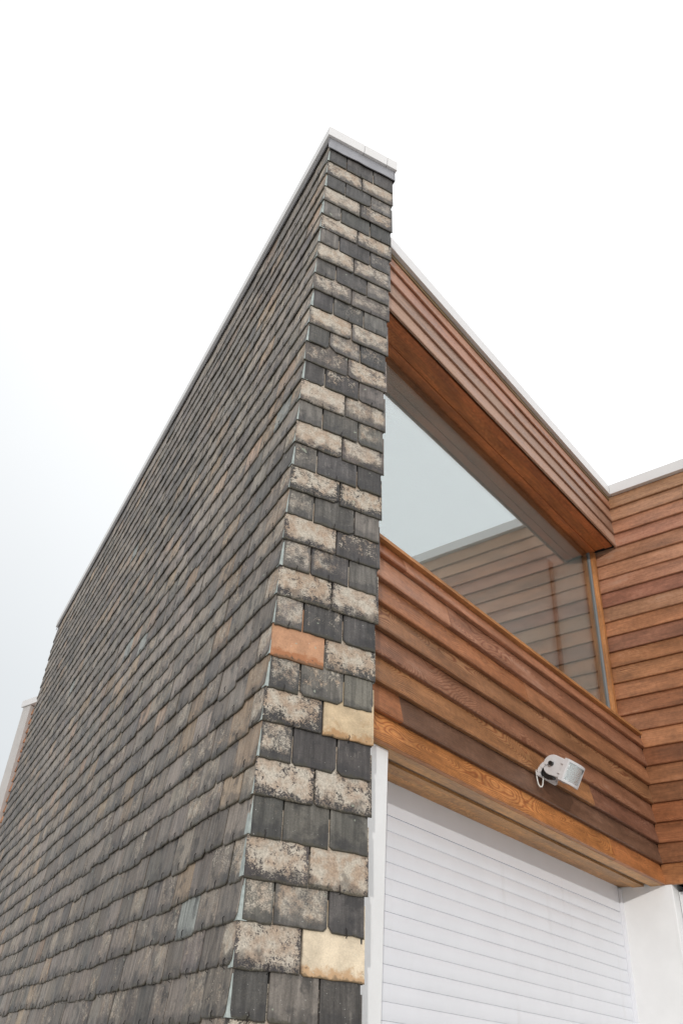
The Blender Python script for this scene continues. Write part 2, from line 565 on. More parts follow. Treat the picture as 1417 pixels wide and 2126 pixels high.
def slate_polys(mb, face, s0, s1, zb, at, rng, length=0.205, rough=1.0, clip=(0.0, 0.0)):
    """One slate: a cleft sheet, foot proud of the course below, ragged lower edge."""
    w = s1 - s0
    fn = FACES[face]
    T = 0.0062 + rng.uniform(-0.001, 0.0015)
    lift = rng.uniform(-0.0012, 0.0022)
    tw = rng.uniform(-0.0016, 0.0016)
    dz = rng.uniform(-0.0025, 0.0025)
    slope = 0.066
    skew = rng.uniform(-0.003, 0.003)

    def no(u, v):
        return lift + tw * (u / w - 0.5) * (1 - v / length) - slope * v

    nb = 7
    bot = []
    for i in range(nb):
        t = i / (nb - 1)
        b = rng.uniform(-0.0018, 0.0018) * rough + dz + skew * (t - .5)
        bot.append([t * w, b])
    cl, cr = clip
    if cl:
        bot[0][1] += cl
        bot[1][0] = min(cl * rng.uniform(0.8, 1.3), w * 0.3)
    if cr:
        bot[-1][1] += cr
        bot[-2][0] = w - min(cr * rng.uniform(0.8, 1.3), w * 0.3)
    e1, e2 = rng.uniform(0.0, 0.0012), rng.uniform(0.0, 0.0012)
    outl = [(p[0] + (e1 if i == 0 else (-e2 if i == nb - 1 else 0)), p[1]) for i, p in enumerate(bot)] + [(w - rng.uniform(0, .0015), length), (rng.uniform(0, .0015), length)]
    n = len(outl)
    cxm = w / 2
    ins = []
    for i, (a, b) in enumerate(outl):
        ch = rng.uniform(0.0012, 0.0034) * rough
        ia = a + (ch * 0.6 if a < w * 0.2 else (-ch * 0.6 if a > w * 0.8 else 0))
        ib = b + (ch if b < length * 0.5 else 0)
        ins.append((ia, ib))
    U = lambda a, b: (a, b)
    N = lambda a, b: (a / w, b / EXPO)
    P0 = [fn(s0 + a, no(a, b), zb + b) for a, b in ins]                    # outer face
    P1 = [fn(s0 + a, no(a, b) - 0.0022, zb + b) for a, b in outl]          # arris below the chamfer
    P2 = [fn(s0 + a, no(a, b) - T, zb + b) for a, b in outl]               # back
    flip = face in ('left',)

    def add(pts, uv, un):
        if flip:
            pts, uv, un = pts[::-1], uv[::-1], un[::-1]
        mb.poly(pts, uv, un, at)
    add(P0, [U(*p) for p in ins], [N(*p) for p in ins])
    for i in range(n):
        j = (i + 1) % n
        if i >= nb - 1 and i != n - 1 and i != nb - 1:
            continue                                                       # hidden head
        a, b, c, d = outl[i], outl[j], ins[j], ins[i]
        add([P1[i], P1[j], P0[j], P0[i]], [U(*a), U(*b), U(*c), U(*d)], [N(*a), N(*b), N(*c), N(*d)])
        add([P2[i], P2[j], P1[j], P1[i]], [U(*a), U(*b), U(*b), U(*a)], [N(*a), N(a[0], 0.0), N(b[0], 0.0), N(*b)])


def jit(c, a, rng, b=0.03):
    f = 1 + rng.uniform(-a, a)
    return tuple(max(0.01, x * f * (1 + rng.uniform(-b, b))) for x in c)


slates = []       # (area, build-arguments)
hooks = MB()


def hook(face, s, zb):
    fn = FACES[face]
    # a bent wire: down the face, round the foot of the slate
    r = 0.0013
    k = R_.uniform(-0.003, 0.003)
    pts = [(s + k, 0.001, zb + 0.021), (s + 0.001 + k, 0.0042, zb + 0.014), (s - 0.001, 0.0035, zb + 0.006), (s, 0.0045, zb - 0.002), (s, -0.003, zb - 0.0055)]
    hooks.tube([fn(*p) for p in pts], r, 4)


DARK, MIDS, BROWN = (0.086, 0.080, 0.076), (0.240, 0.205, 0.176), (0.33, 0.245, 0.178)
CREAM, OCHRE = (0.70, 0.59, 0.44), (0.50, 0.27, 0.155)
special = {(26, 0): ('cream', OCHRE), (34, 1): ('cream', CREAM), (28, 1): ('half', (0.58, 0.45, 0.295)),
           (32, 1): ('lich', 0.92), (16, 0): ('lich', 0.82), (22, 0): ('lich', 0.8), (26, 1): ('lich', 0.68),
           (28, 0): ('lich', 0.55), (18, 0): ('lich', 0.8), (14, 1): ('lich', 0.62), (12, 0): ('lich', 0.78),
           (14, 0): ('lich', 0.25), (30, 0): ('lich', 0.66), (32, 0): ('lich', 0.62), (34, 0): ('lich', 0.66), (30, 1): ('lich', 0.68),
           (20, 1): ('lich', 0.66), (24, 1): ('lich', 0.74), (24, 0): ('lich', 0.72), (23, 0): ('lich', 0.35), (25, 0): ('lich', 0.5),
           (27, 0): ('lich', 0.38), (29, 0): ('lich', 0.45), (33, 1): ('lich', 0.42), (33, 0): ('lich', 0.35), (13, 1): ('lich', 0.35), (19, 0): ('lich', 0.2)}


def area_of(face, s0, s1, zb):
    fn = FACES[face]
    q = [project(to_world(fn(s, 0, z))) for s, z in ((s0, zb), (s1, zb), (s1, zb + EXPO), (s0, zb + EXPO))]
    if any(p is None for p in q):
        return 0.0
    cxx, cyy = sum(p[0] for p in q) / 4, sum(p[1] for p in q) / 4
    if not (-15 < cxx < 1432 and -15 < cyy < 2150):
        return 0.0
    return 0.5 * abs(sum(q[i][0] * q[(i + 1) % 4][1] - q[(i + 1) % 4][0] * q[i][1] for i in range(4)))


soak = []
for i in range(1, 51):
    zb = ROW0 + EXPO * (34 - i)
    pale = (i % 2 == 0)
    rowz = zb + R_.uniform(-0.002, 0.002)
    # ---- front: two wide slates in the pale courses, half + whole + half in the dark ones
    a0 = 0.004 if pale else R_.uniform(0.007, 0.014)
    end = WALL_W + (R_.uniform(0.003, 0.008) if pale else R_.uniform(-0.008, -0.002))
    if pale:
        c = 0.407 * R_.uniform(0.50, 0.545)
        cuts = [(a0, c - 0.002), (c + 0.002, end)]
    else:
        c1 = 0.407 * R_.uniform(0.265, 0.31)
        c2 = 0.407 * R_.uniform(0.66, 0.72)
        cuts = [(a0, c1 - 0.002), (c1 + 0.002, c2 - 0.002), (c2 + 0.002, end)]
    for j, (s0, s1) in enumerate(cuts):
        at = dict(rnd=R_.random(), tint=jit(DARK, 0.22, R_), lichen=R_.choice((R_.uniform(0.22, 0.42), R_.uniform(0.45, 0.7), R_.uniform(0.55, 0.78))) if pale else R_.choice((0.0, 0.0, 0.05, 0.2)), cream=0.0)
        if pale:
            at['tint'] = jit((0.125, 0.108, 0.098) if i < 20 else (0.072, 0.063, 0.060), 0.25, R_)
        elif R_.random() < 0.4:
            at['tint'] = jit((0.165, 0.15, 0.134), 0.18, R_)
        if i >= 20 and pale:                       # the lower pale slates carry a crisper, brighter crust
            while (at['rnd'] * 7.31) % 1 > 0.4 or (at['rnd'] * 13.77) % 1 > 0.55:
                at['rnd'] = R_.random()
        sp = special.get((i, j))
        if sp:
            if sp[0] == 'cream':
                at['cream'] = 1.0
                at['tint'] = sp[1]
                at['lichen'] = 0.0
            elif sp[0] == 'half':
                at['cream'] = 1.0
                at['tint'] = sp[1]
            else:
                at['lichen'] = sp[1]
        clip = (R_.choice((0, 0, 0.008, 0.014)), R_.choice((0, 0, 0.008, 0.016)))
        if j == 0:
            clip = (0, clip[1])
        if j == len(cuts) - 1:
            clip = (clip[0], 0)
        if (i, j) == (13, 1):
            clip = (0.03, 0.0)
        slates.append((area_of('front', s0, s1, zb) * 50 if area_of('front', s0, s1, zb) else 0.0, 'front', s0, s1, rowz, at, clip, 1.2))
        if R_.random() < 0.3:
            hook('front', (s0 + s1) / 2 + R_.uniform(-.004, .004), rowz)
    soak.append((i, zb, pale, a0))
    # ---- left: the long side
    s = 0.005
    first = True
    WID = 0.174
    while s < WALL_L - 0.02:
        if first:
            w = (WID * 0.62 if pale else WID * 1.12) * R_.uniform(0.92, 1.08)
        else:
            w = WID * R_.uniform(0.93, 1.07)
        s1 = min(s + w, WALL_L - R_.uniform(0, 0.008))
        if WALL_L - s1 < 0.05:
            s1 = WALL_L - R_.uniform(0, 0.008)
        q = R_.random()
        wx, wz = s * 1.1 + math.sin(zb * 1.3) * 0.8, zb * 1.4
        patch = 0.5 + 0.25 * math.sin(wx * 1.7 + 1.1 + 0.7 * math.sin(wz)) + 0.25 * math.sin(wz * 1.3 + wx * 0.6)
        q -= 0.12 * (patch - 0.5)
        near = max(0.0, 1 - s / 1.6)
        if q < 0.10 + 0.08 * near:
            t = jit(BROWN, 0.18, R_)
        elif q < 0.28:
            t = jit((0.16, 0.14, 0.126), 0.2, R_)
        else:
            t = jit(MIDS, 0.27, R_, 0.018)
        t = tuple(c * (0.84 + 0.34 * patch) for c in t)
        at = dict(rnd=R_.random(), tint=t, lichen=R_.choice((0.0, 0.0, 0.15, 0.22, 0.3)), cream=0.0)
        slip = R_.choice((-0.012, 0.009, -0.007)) if R_.random() < 0.04 else 0.0
        if first and pale:
            at['lichen'] = R_.uniform(0.35, 0.62)
            at['tint'] = jit((0.2, 0.17, 0.145), 0.15, R_)
        if R_.random() < 0.005:
            at['tint'] = (0.32, 0.335, 0.315)
        slates.append((area_of('left', s, s1, zb), 'left', s + 0.0022, s1 - 0.0022, rowz + 0.004 * math.sin(s * 2.3 + i * 1.7) + 0.003 * math.sin(s * 5.9 + i * 0.8) + R_.uniform(-0.0055, 0.0055) + slip, at,
                       (R_.choice((0, 0.008, 0.012, 0.016)), R_.choice((0, 0, 0.008, 0.012))), 1.3))
        if zb > 1.5 and not (first and pale and R_.random() < .6):
            hook('left', (s + s1) / 2 + R_.uniform(-.008, .008), rowz + 0.004 * math.sin(s * 2.3 + i * 1.7) + 0.003 * math.sin(s * 5.9 + i * 0.8))
        s = s1
        first = False
    # ---- right: the short return towards the house
    s = 0.006
    while s < 0.62:
        w = (0.09 if (pale and s < 0.02) else 0.174) * R_.uniform(0.94, 1.06)
        at = dict(rnd=R_.random(), tint=jit(DARK, 0.2, R_), lichen=R_.choice((0, 0, .2)), cream=0.0)
        slates.append((0.0, 'right', s, s + w - 0.0025, rowz + R_.uniform(-0.002, 0.002), at, (0, 0), 1.0))
        s += w

slates.sort(key=lambda r: -r[0])
rest = MB()
for idx, (ar, face, s0, s1, zb, at, clip, rough) in enumerate(slates):
    if idx < 300 and ar > 0:
        mb = MB()
        slate_polys(mb, face, s0, s1, zb, at, R_, rough=rough, clip=clip)
        mb.build('slate', SLATE, slate_wall)
    else:
        slate_polys(rest, face, s0, s1, zb, at, R_, rough=rough, clip=clip)
ro = rest.build('small_slates', SLATE, slate_wall)
ro['kind'] = 'stuff'
ho = hooks.build('slate_hooks', HOOK, slate_wall)
ho['kind'] = 'stuff'

# zinc soakers that close the arris between the two hung faces
for i, zb, pale, a0 in soak:
    mb = MB()
    leg = 0.03
    def nn(v):
        return -0.0015 - 0.066 * v
    top, botm = 0.15, 0.0025
    for (za, zc) in ((botm, top),):
        pa, pb = nn(za), nn(zc)
        o0, o1 = (-pa, -pa), (-pb, -pb)
        # two legs, each a thin sheet with a visible lower edge
        A = [(-pa, -pa, zb + za), (leg, -pa, zb + za), (leg, -pb, zb + zc), (-pb, -pb, zb + zc)]
        B = [(-pa, leg, zb + za), (-pa, -pa, zb + za), (-pb, -pb, zb + zc), (-pb, leg, zb + zc)]
        mb.poly(A)
        mb.poly(B)
        t = 0.0015
        mb.poly([(leg, -pa + t, zb + za), (leg, -pa, zb + za), (-pa, -pa, zb + za), (-pa + t, -pa + t, zb + za)])
        mb.poly([(-pa + t, -pa + t, zb + za), (-pa, -pa, zb + za), (-pa, leg, zb + za), (-pa + t, leg, zb + za)])
    mb.build('corner_soaker', VERD, slate_wall)

# lead flashing under the coping: a dressed, slightly wavy skirt round the head of the wall
fl = MB()
zt = 4.262 + EYE


def skirt(fn, a, b, n, amp, foot=4.158):
    pts = []
    for i in range(n + 1):
        s = a + (b - a) * i / n
        z = foot + EYE + amp * (math.sin(i * 1.9 + a * 3) * 0.5 + R_.uniform(-.5, .5)) + 0.03 * max(0, (s - 0.1)) * (amp > .004)
        pts.append((s, z))
    for i in range(n):
        (sa, za), (sb, zb_) = pts[i], pts[i + 1]
        q = [fn(sa, 0.006, za), fn(sb, 0.006, zb_), fn(sb, -0.001, zt), fn(sa, -0.001, zt)]
        fl.poly(q if fn is not FACES['left'] else q[::-1])
        q2 = [fn(sa, 0.001, za), fn(sb, 0.001, zb_), fn(sb, 0.006, zb_), fn(sa, 0.006, za)]
        fl.poly(q2)


skirt(FACES['front'], -0.006, WALL_W + 0.006, 9, 0.006)
skirt(FACES['left'], -0.006, WALL_L, 60, 0.003, 4.212)
skirt(FACES['right'], -0.006, 0.9, 12, 0.003)
fl.build('lead_flashing', LEAD, slate_wall)

# coping: pressed metal lengths with narrow joints, open drip edge below
segs = [0.0, 0.205, 0.36, 0.0]


def coping_len(x0, x1, y0, y1):
    mb = MB().box(x0, x1, y0, y1, 4.254 + EYE, 4.333 + EYE)
    o = mb.build('coping', CAP, slate_wall)
    bevel(o, 0.002, 2)


OV = 0.016
coping_len(-OV, 0.205, -OV, 0.16)
coping_len(0.2075, 0.352, -OV, 0.16)
coping_len(0.3545, WALL_W + 0.012, -OV, 0.16)
y = 0.1625
while y < WALL_L:
    y1 = min(y + 1.48, WALL_L + 0.01)
    coping_len(-OV, WALL_W + 0.012, y, y1)
    y = y1 + 0.0025

# ------------------------------------------------------------------ cedar cladding
RC = random.Random(5)
XR = 5.62                      # face of the wing that closes the recess
YF, YL = 1.985, 2.012          # fascia and spandrel faces
YG = 2.215                     # glass
YS = 2.327                     # shutter
BE = 0.1272                    # board cover
Z_TOP, Z_BOT = 4.231 + EYE, 1.178 + EYE
Z_FB = Z_TOP - 4 * BE          # foot of the fascia
Z_SILL = Z_BOT + 7.78 * BE
ORANGE, RED, TAN, UMBER, PALE = (0.42, 0.185, 0.066), (0.32, 0.125, 0.055), (0.36, 0.195, 0.105), (0.165, 0.09, 0.058), (0.37, 0.235, 0.165)


def wood_at(tint=None, grey=None, fig=None):
    return dict(rnd=RC.random(), tint=jit(tint or RC.choice((RED, TAN, TAN, UMBER, (0.27, 0.13, 0.065))), 0.12, RC),
                lichen=RC.uniform(0.05, 0.45) if grey is None else grey, cream=RC.choice((0.15, 0.3, 0.6, 1.0)) if fig is None else fig)




def board(axis, a, b, zb, face, parent, base, at, cover=BE, PROUD=0.026, name='board'):
    """A bevelled weatherboard: thick lower edge standing proud, thin top under the next one."""
    top = cover + 0.02
    e_ = RC.uniform(-0.0012, 0.0012)
    prof = [(-0.0035, 0.0), (0.0, 0.0035), (0.0, 0.010), (-PROUD - 0.001, cover - 0.0), (-PROUD - 0.0045, top), (-PROUD - 0.007, top), (-PROUD, 0.0)]
    mb = Rel(base)
    dz = RC.uniform(-0.001, 0.001)
    bow = RC.uniform(-0.0015, 0.0015)
    if axis == 'x':        # runs along X, faces -Y
        fn = lambda p, t: (t, face - p[0] - e_, zb + dz + p[1] + bow * (t - a) / max(0.1, b - a))
    else:                  # runs along Y, faces -X
        fn = lambda p, t: (face - p[0] - e_, t, zb + dz + p[1] + bow * (t - a) / max(0.1, b - a))
    if axis == 'x':
        mb.prism(prof, a, b, fn, at)
    else:
        mb.prism(prof[::-1], a, b, fn, at)
    return mb.build(name, CEDAR, parent)


# ---- roof-edge fascia over the window
X0 = 2.02
bF = (X0, YF, Z_FB)
fascia = thing('cedar_fascia', 'overhanging cedar board fascia above the big window, white coping along its top', 'fascia', bF)
mbx = Rel(bF).box(X0, XR - 0.03, YF + 0.034, 2.23, Z_FB + 0.03, Z_TOP - 0.01)
mbx.build('fascia_core', CORE, fascia)
pal_f = [((0.36, 0.17, 0.10), .3), ((0.40, 0.21, 0.135), .36), ((0.36, 0.2, 0.14), .4), ((0.40, 0.23, 0.16), .45)]
for r_ in range(4):
    zb = Z_FB + BE * (3 - r_)
    t, gy = pal_f[r_]
    if r_ == 1:
        j = 4.02
        board('x', X0, j - 0.001, zb, YF, fascia, bF, wood_at(t, gy, .2), BE, 0.015)
        board('x', j + 0.001, XR + 0.018, zb, YF, fascia, bF, wood_at(t, gy, .2), BE, 0.015)
    else:
        board('x', X0, XR + 0.018, zb, YF, fascia, bF, wood_at(t, gy, .2), BE, 0.015)
# batten that carries the coping, in two lengths
for a, b in ((X0, 3.335), (3.34, XR + 0.018)):
    mb = Rel(bF)
    mb.prism([(0.004, Z_TOP - 0.034), (0.004, Z_TOP - 0.002), (0.03, Z_TOP - 0.002), (0.03, Z_TOP - 0.034)], a, b,
             lambda p, t: (t, YF + p[0], p[1]), wood_at((0.17, 0.115, 0.05), .2, .1))
    mb.build('batten', CEDAR, fascia)
for a, b in ((X0, 3.9), (3.903, XR - 0.0)):
    mb = Rel(bF)
    mb.box(a, b, YF - 0.022, YF + 0.30, Z_TOP, Z_TOP + 0.094)
    bevel(mb.build('coping', CAP, fascia), 0.002, 2)
# boards of the soffit over the glass
ys = [YF + 0.028, YF + 0.088, YF + 0.172, 2.236]
for i in range(3):
    mb = Rel(bF)
    z0 = Z_FB + (0.012, 0.020, 0.014)[i] - 0.012
    at = wood_at((0.46, 0.15, 0.048), 0.0, 0.25)
    mb.prism([(ys[i] + .001, z0), (ys[i + 1] - .001, z0), (ys[i + 1] - .001, z0 + .02), (ys[i] + .001, z0 + .02)], X0, XR - 0.026,
             lambda p, t: (t, p[0], p[1]), at)
    mb.build('soffit_board', CEDAR, fascia)

# ---- spandrel between the window and the shutter
bL = (X0, YL, Z_BOT)
spandrel = thing('cedar_spandrel', 'band of overlapping brown cedar boards below the window and above the white shutter', 'cladding', bL)
Rel(bL).box(X0, XR - 0.03, YL + 0.036, 2.30, Z_BOT + 0.028, Z_SILL - 0.02).build('spandrel_core', CORE, spandrel)
rows = [  # from the foot: list of (end x, tint, grey, figure)
    [(4.878, (0.56, 0.235, 0.07), 0.0, .75), (XR, (0.43, 0.165, 0.055), .05, .3)],
    [(2.768, (0.38, 0.16, 0.065), .05, .4), (XR, (0.155, 0.082, 0.05), .10, .35)],
    [(4.672, (0.40, 0.185, 0.08), .06, .8), (XR, (0.20, 0.095, 0.055), .15, .7)],
    [(XR, (0.25, 0.12, 0.065), .2, .7)],
    [(XR, (0.31, 0.15, 0.07), .12, .9)],
    [(3.941, (0.34, 0.14, 0.06), .06, .5), (XR, (0.33, 0.15, 0.07), .06, .3)],
    [(3.162, (0.40, 0.185, 0.10), .36, .2), (XR, (0.32, 0.155, 0.085), .3, .8)],
    [(2.776, (0.36, 0.135, 0.055), .05, .3), (XR, (0.40, 0.19, 0.10), .2, .6)],
]
for r_, row in enumerate(rows):
    a = X0
    cov = BE if r_ < 7 else Z_SILL - (Z_BOT + 7 * BE) - 0.02
    for (b, t, gy, fg) in row:
        board('x', a, (b - 0.001) if b < XR else XR + 0.018, Z_BOT + r_ * BE, YL, spandrel, bL, wood_at(t, gy, fg), cov)
        a = b + 0.001
# sill board on top
mb = Rel(bL)
mb.prism([(YL - 0.004, Z_SILL - 0.018), (YL - 0.004, Z_SILL), (2.24, Z_SILL + 0.012), (2.24, Z_SILL - 0.018)][::-1], X0, XR - 0.022,
         lambda p, t: (t, p[0], p[1]), wood_at((0.42, 0.2, 0.07), 0.0, .2))
mb.build('sill', CEDAR, spandrel)
# soffit boards above the shutter
sof = [(YL + 0.027, 2.115, 0.0, (0.56, 0.30, 0.115)), (2.142, 2.158, 0.016, (0.22, 0.14, 0.09)), (2.158, 2.235, 0.003, (0.47, 0.245, 0.095)), (2.243, 2.322, 0.009, (0.53, 0.28, 0.105))]
for (y0, y1, dz, t) in sof:
    mb = Rel(bL)
    mb.prism([(y0 + .001, Z_BOT + dz), (y1, Z_BOT + dz), (y1, Z_BOT + dz + .02), (y0 + .001, Z_BOT + dz + .02)], X0, XR + 0.008,
             lambda p, t_: (t_, p[0], p[1]), wood_at(t, 0.0, .3))
    mb.build('soffit_board', CEDAR, spandrel)

# ---- wing wall that closes the recess on the right
YE = -2.6
bR = (XR, YE, Z_BOT)
wing = thing('cedar_wing_wall', 'cedar boarded side wall meeting the fascia at an inner corner, white coping on top', 'wall', bR)
Rel(bR).box(XR + 0.034, XR + 3.2, YE + 0.03, 5.4, Z_BOT + 0.03, Z_TOP - 0.01).build('wing_core', CORE, wing)
greys = 24
for r_ in range(24):
    zb = Z_BOT + r_ * BE + 0.0022
    if r_ <= 7:
        yend = YL + 0.02
    elif r_ >= 20:
        yend = YF + 0.02
    else:
        yend = 2.212
    up = r_ / 23.0
    if up > 0.62:
        t, gy = jit((0.43, 0.22, 0.125), .06, RC), RC.uniform(.25, .36)  # upper boards paler and greyer: sky sheen put into their colour
    elif up > 0.3:
        t, gy = RC.choice(((0.38, 0.17, 0.08), (0.40, 0.185, 0.085), (0.36, 0.155, 0.075), (0.39, 0.17, 0.08))), RC.uniform(.02, .2)
    else:
        t, gy = RC.choice(((0.33, 0.135, 0.055), (0.27, 0.115, 0.055), (0.37, 0.155, 0.065))), RC.uniform(.0, .15)
    if r_ in (13, 16):
        t, gy = (0.26, 0.115, 0.07), .12
    j = {22: 1.40, 15: 0.4, 11: 1.0, 4: 0.9, 18: -0.5}.get(r_)
    if j is None:
        board('y', YE, yend, zb, XR, wing, bR, wood_at(t, gy), BE, 0.019)
    else:
        board('y', YE, j - .001, zb, XR, wing, bR, wood_at(t, gy), BE, 0.019)
        board('y', j + .001, yend, zb, XR, wing, bR, wood_at(t, gy), BE, 0.019)
for a, b in ((YE - 0.02, 0.2), (0.203, YF + 0.30)):
    mb = Rel(bR)
    mb.box(XR - 0.020, XR + 0.30, a, b if b < 1 else YF - 0.0235, Z_TOP + 0.0015, Z_TOP + 0.0955)
    bevel(mb.build('coping', CAP, wing), 0.002, 2)
Rel(bR).box(XR + 0.012, XR + 0.30, -0.4, 1.9, Z_BOT - 0.022, Z_BOT - 0.001, wood_at(UMBER, .1, .2)).build('soffit_board', CEDAR, wing)

# flat roof behind the parapets, cut along the inner side of the slate wall


def slate_side(y, gap=0.03):
    return 2.1155 + gap + (y - 1.6617) * 0.38792232 / 0.92169207


def plan_slab(mb, pts, z0, z1):
    n_ = len(pts)
    mb.poly([(p[0], p[1], z1) for p in pts])
    mb.poly([(p[0], p[1], z0) for p in reversed(pts)])
    for i_ in range(n_):
        p, q = pts[i_], pts[(i_ + 1) % n_]
        mb.poly([(p[0], p[1], z0), (q[0], q[1], z0), (q[0], q[1], z1), (p[0], p[1], z1)])


ya, yb = YF + 0.31, 5.4
rf = MB()
ROOF_HOLE = (3.62, 5.5, 3.62, 5.05)                      # unseen roof opening, added to brighten the room behind the glass
for (p_, q_) in ((ya, ROOF_HOLE[2]), (ROOF_HOLE[3], yb)):
    plan_slab(rf, [(slate_side(p_), p_), (XR + 0.03, p_), (XR + 0.03, q_), (slate_side(q_), q_)], Z_TOP - 0.06, Z_TOP - 0.02)
plan_slab(rf, [(slate_side(ROOF_HOLE[2]), ROOF_HOLE[2]), (ROOF_HOLE[0], ROOF_HOLE[2]), (ROOF_HOLE[0], ROOF_HOLE[3]), (slate_side(ROOF_HOLE[3]), ROOF_HOLE[3])], Z_TOP - 0.06, Z_TOP - 0.02)
plan_slab(rf, [(ROOF_HOLE[1], ROOF_HOLE[2]), (XR + 0.03, ROOF_HOLE[2]), (XR + 0.03, ROOF_HOLE[3]), (ROOF_HOLE[1], ROOF_HOLE[3])], Z_TOP - 0.06, Z_TOP - 0.02)
rfo = rf.build('flat_roof', ROOF)
rfo['label'] = 'dark felt flat roof hidden behind the white copings'
rfo['category'] = 'roof'

# ------------------------------------------------------------------ window
bW = (2.3, YG, Z_SILL)
win = thing('window', 'large fixed window under the cedar overhang reflecting the pale sky and boards', 'window', bW)
zt_ = Z_FB + 0.004
mb = Rel(bW)
mb.box(2.30, XR - 0.036, YG, YG + 0.006, Z_SILL + 0.014, zt_)
po = mb.build('pane', GLASS, win)
po.data.materials.append(CLEAR)
for pl_ in po.data.polygons:
    pl_.material_index = 0 if pl_.normal.y < -0.9 else 1
fat = lambda: wood_at((0.42, 0.19, 0.065), 0.0, .2)
mb = Rel(bW)
mb.prism([(XR - 0.034, 2.168), (XR - 0.001, 2.168), (XR - 0.001, 2.26), (XR - 0.034, 2.26)], Z_SILL + 0.014, zt_ - 0.004,
         lambda p, t: (p[0], p[1], t), fat())
fpost = mb.build('frame_post', CEDAR, win)
mb = Rel(bW)
mb.box(XR - 0.046, XR - 0.0345, YG - 0.012, YG + 0.02, Z_SILL + 0.015, zt_ - 0.004)
mb.build('gasket', GASK, fpost)
# inner frame seen through the glass
mb = Rel(bW)
mb.prism([(YG + 0.009, zt_ - 0.02), (YG + 0.044, zt_ - 0.02), (YG + 0.044, zt_ - 0.001), (YG + 0.009, zt_ - 0.001)], 2.32, XR - 0.036, lambda p, t: (t, p[0], p[1]), wood_at((0.2, 0.1, 0.05), 0, .2))
mb.build('frame_head', CEDAR, win)
mb = Rel(bW)
mb.prism([(XR - 0.075, YG + 0.009), (XR - 0.036, YG + 0.009), (XR - 0.036, YG + 0.044), (XR - 0.075, YG + 0.044)], Z_SILL + 0.015, zt_ - 0.032, lambda p, t: (p[0], p[1], t), wood_at((0.26, 0.13, 0.06), 0, .2))
mb.build('frame_side', CEDAR, win)

# room behind the glass
room = MB()
y0, y1, z0, z1 = 2.248, 5.2, Z_SILL - 0.55, Z_FB + 0.16
xa0, xa1, x1 = slate_side(y0), slate_side(y1), XR + 0.03
# back wall with a wide unseen opening, added to light the ceiling
zo0, zo1, xo0, xo1 = z0 + 0.15, z1 - 0.25, xa1 + 0.15, x1 - 0.15
for (p, q, r0, r1) in ((xa1, x1, z0, zo0), (xa1, x1, zo1, z1), (xa1, xo0, zo0, zo1), (xo1, x1, zo0, zo1)):
    room.poly([(p, y1, r0), (q, y1, r0), (q, y1, r1), (p, y1, r1)])
room.poly([(xa0, y0, z0), (xa1, y1, z0), (xa1, y1, z1), (xa0, y0, z1)])
room.poly([(x1, y1, z0), (x1, y0, z0), (x1, y0, z1), (x1, y1, z1)])
room.poly([(xa0, y0, z0), (x1, y0, z0), (x1, y1, z0), (xa1, y1, z0)])
for (p_, q_) in ((y0, ROOF_HOLE[2]), (ROOF_HOLE[3], y1)):
    room.poly([(slate_side(p_), p_, z1), (slate_side(q_), q_, z1), (x1, q_, z1), (x1, p_, z1)])
room.poly([(slate_side(ROOF_HOLE[2]), ROOF_HOLE[2], z1), (slate_side(ROOF_HOLE[3]), ROOF_HOLE[3], z1), (ROOF_HOLE[0], ROOF_HOLE[3], z1), (ROOF_HOLE[0], ROOF_HOLE[2], z1)])
room.poly([(ROOF_HOLE[1], ROOF_HOLE[2], z1), (ROOF_HOLE[1], ROOF_HOLE[3], z1), (x1, ROOF_HOLE[3], z1), (x1, ROOF_HOLE[2], z1)])
c4 = [(ROOF_HOLE[0], ROOF_HOLE[2]), (ROOF_HOLE[1], ROOF_HOLE[2]), (ROOF_HOLE[1], ROOF_HOLE[3]), (ROOF_HOLE[0], ROOF_HOLE[3])]
for i in range(4):
    p, q = c4[i], c4[(i + 1) % 4]
    room.poly([(p[0], p[1], z1), (q[0], q[1], z1), (q[0], q[1], Z_TOP - 0.03), (p[0], p[1], Z_TOP - 0.03)])
rm = room.build('room_interior', PLAST)
rm['kind'] = 'structure'

# plaster lining of the deep opening, edged with a wooden architrave
mb = Rel(bW)
mb.box(2.36, XR - 0.05, YG + 0.045, 2.52, zt_ - 0.004, zt_ + 0.03)
mb.build('head_lining', PLAST, win)
mb = Rel(bW)
mb.box(XR - 0.055, XR + 0.02, YG + 0.045, 2.52, Z_SILL - 0.3, zt_ - 0.005)
mb.build('side_lining', PLAST, win)
mb = Rel(bW)
mb.prism([(XR - 0.09, 2.521), (XR - 0.02, 2.521), (XR - 0.02, 2.545), (XR - 0.09, 2.545)], Z_SILL - 0.3, zt_ + 0.04, lambda p, t: (p[0], p[1], t), wood_at((0.2, 0.11, 0.06), 0, .2))
mb.build('architrave', CEDAR, win)

# ------------------------------------------------------------------ white jambs and roller shutter
jb = MB()
jb.box(X0, 2.72, 2.052, 2.42, 0, Z_BOT - 0.001)
jo = jb.build('white_jamb', WHITE)
bevel(jo, 0.004, 2)
jo['label'] = 'narrow white rendered jamb between the slate wall and the roller shutter'
jo['category'] = 'wall'

pr = thing('white_reveal', 'white rendered wall end between the roller shutter and the inner corner', 'wall', (XR, 2.0, 0))
pm = Rel((XR, 2.0, 0)).box(XR + 0.0065, XR + 0.5, 1.978, 2.44, 0, Z_BOT + 0.024)
bevel(pm.build('rendered_pier', WHITE, pr), 0.006, 2)
pm = Rel((XR, 2.0, 0)).box(XR + 0.10, XR + 0.5, -2.5, 1.974, 0, Z_BOT - 0.025)
pm.build('recessed_panel', WHITE, pr)

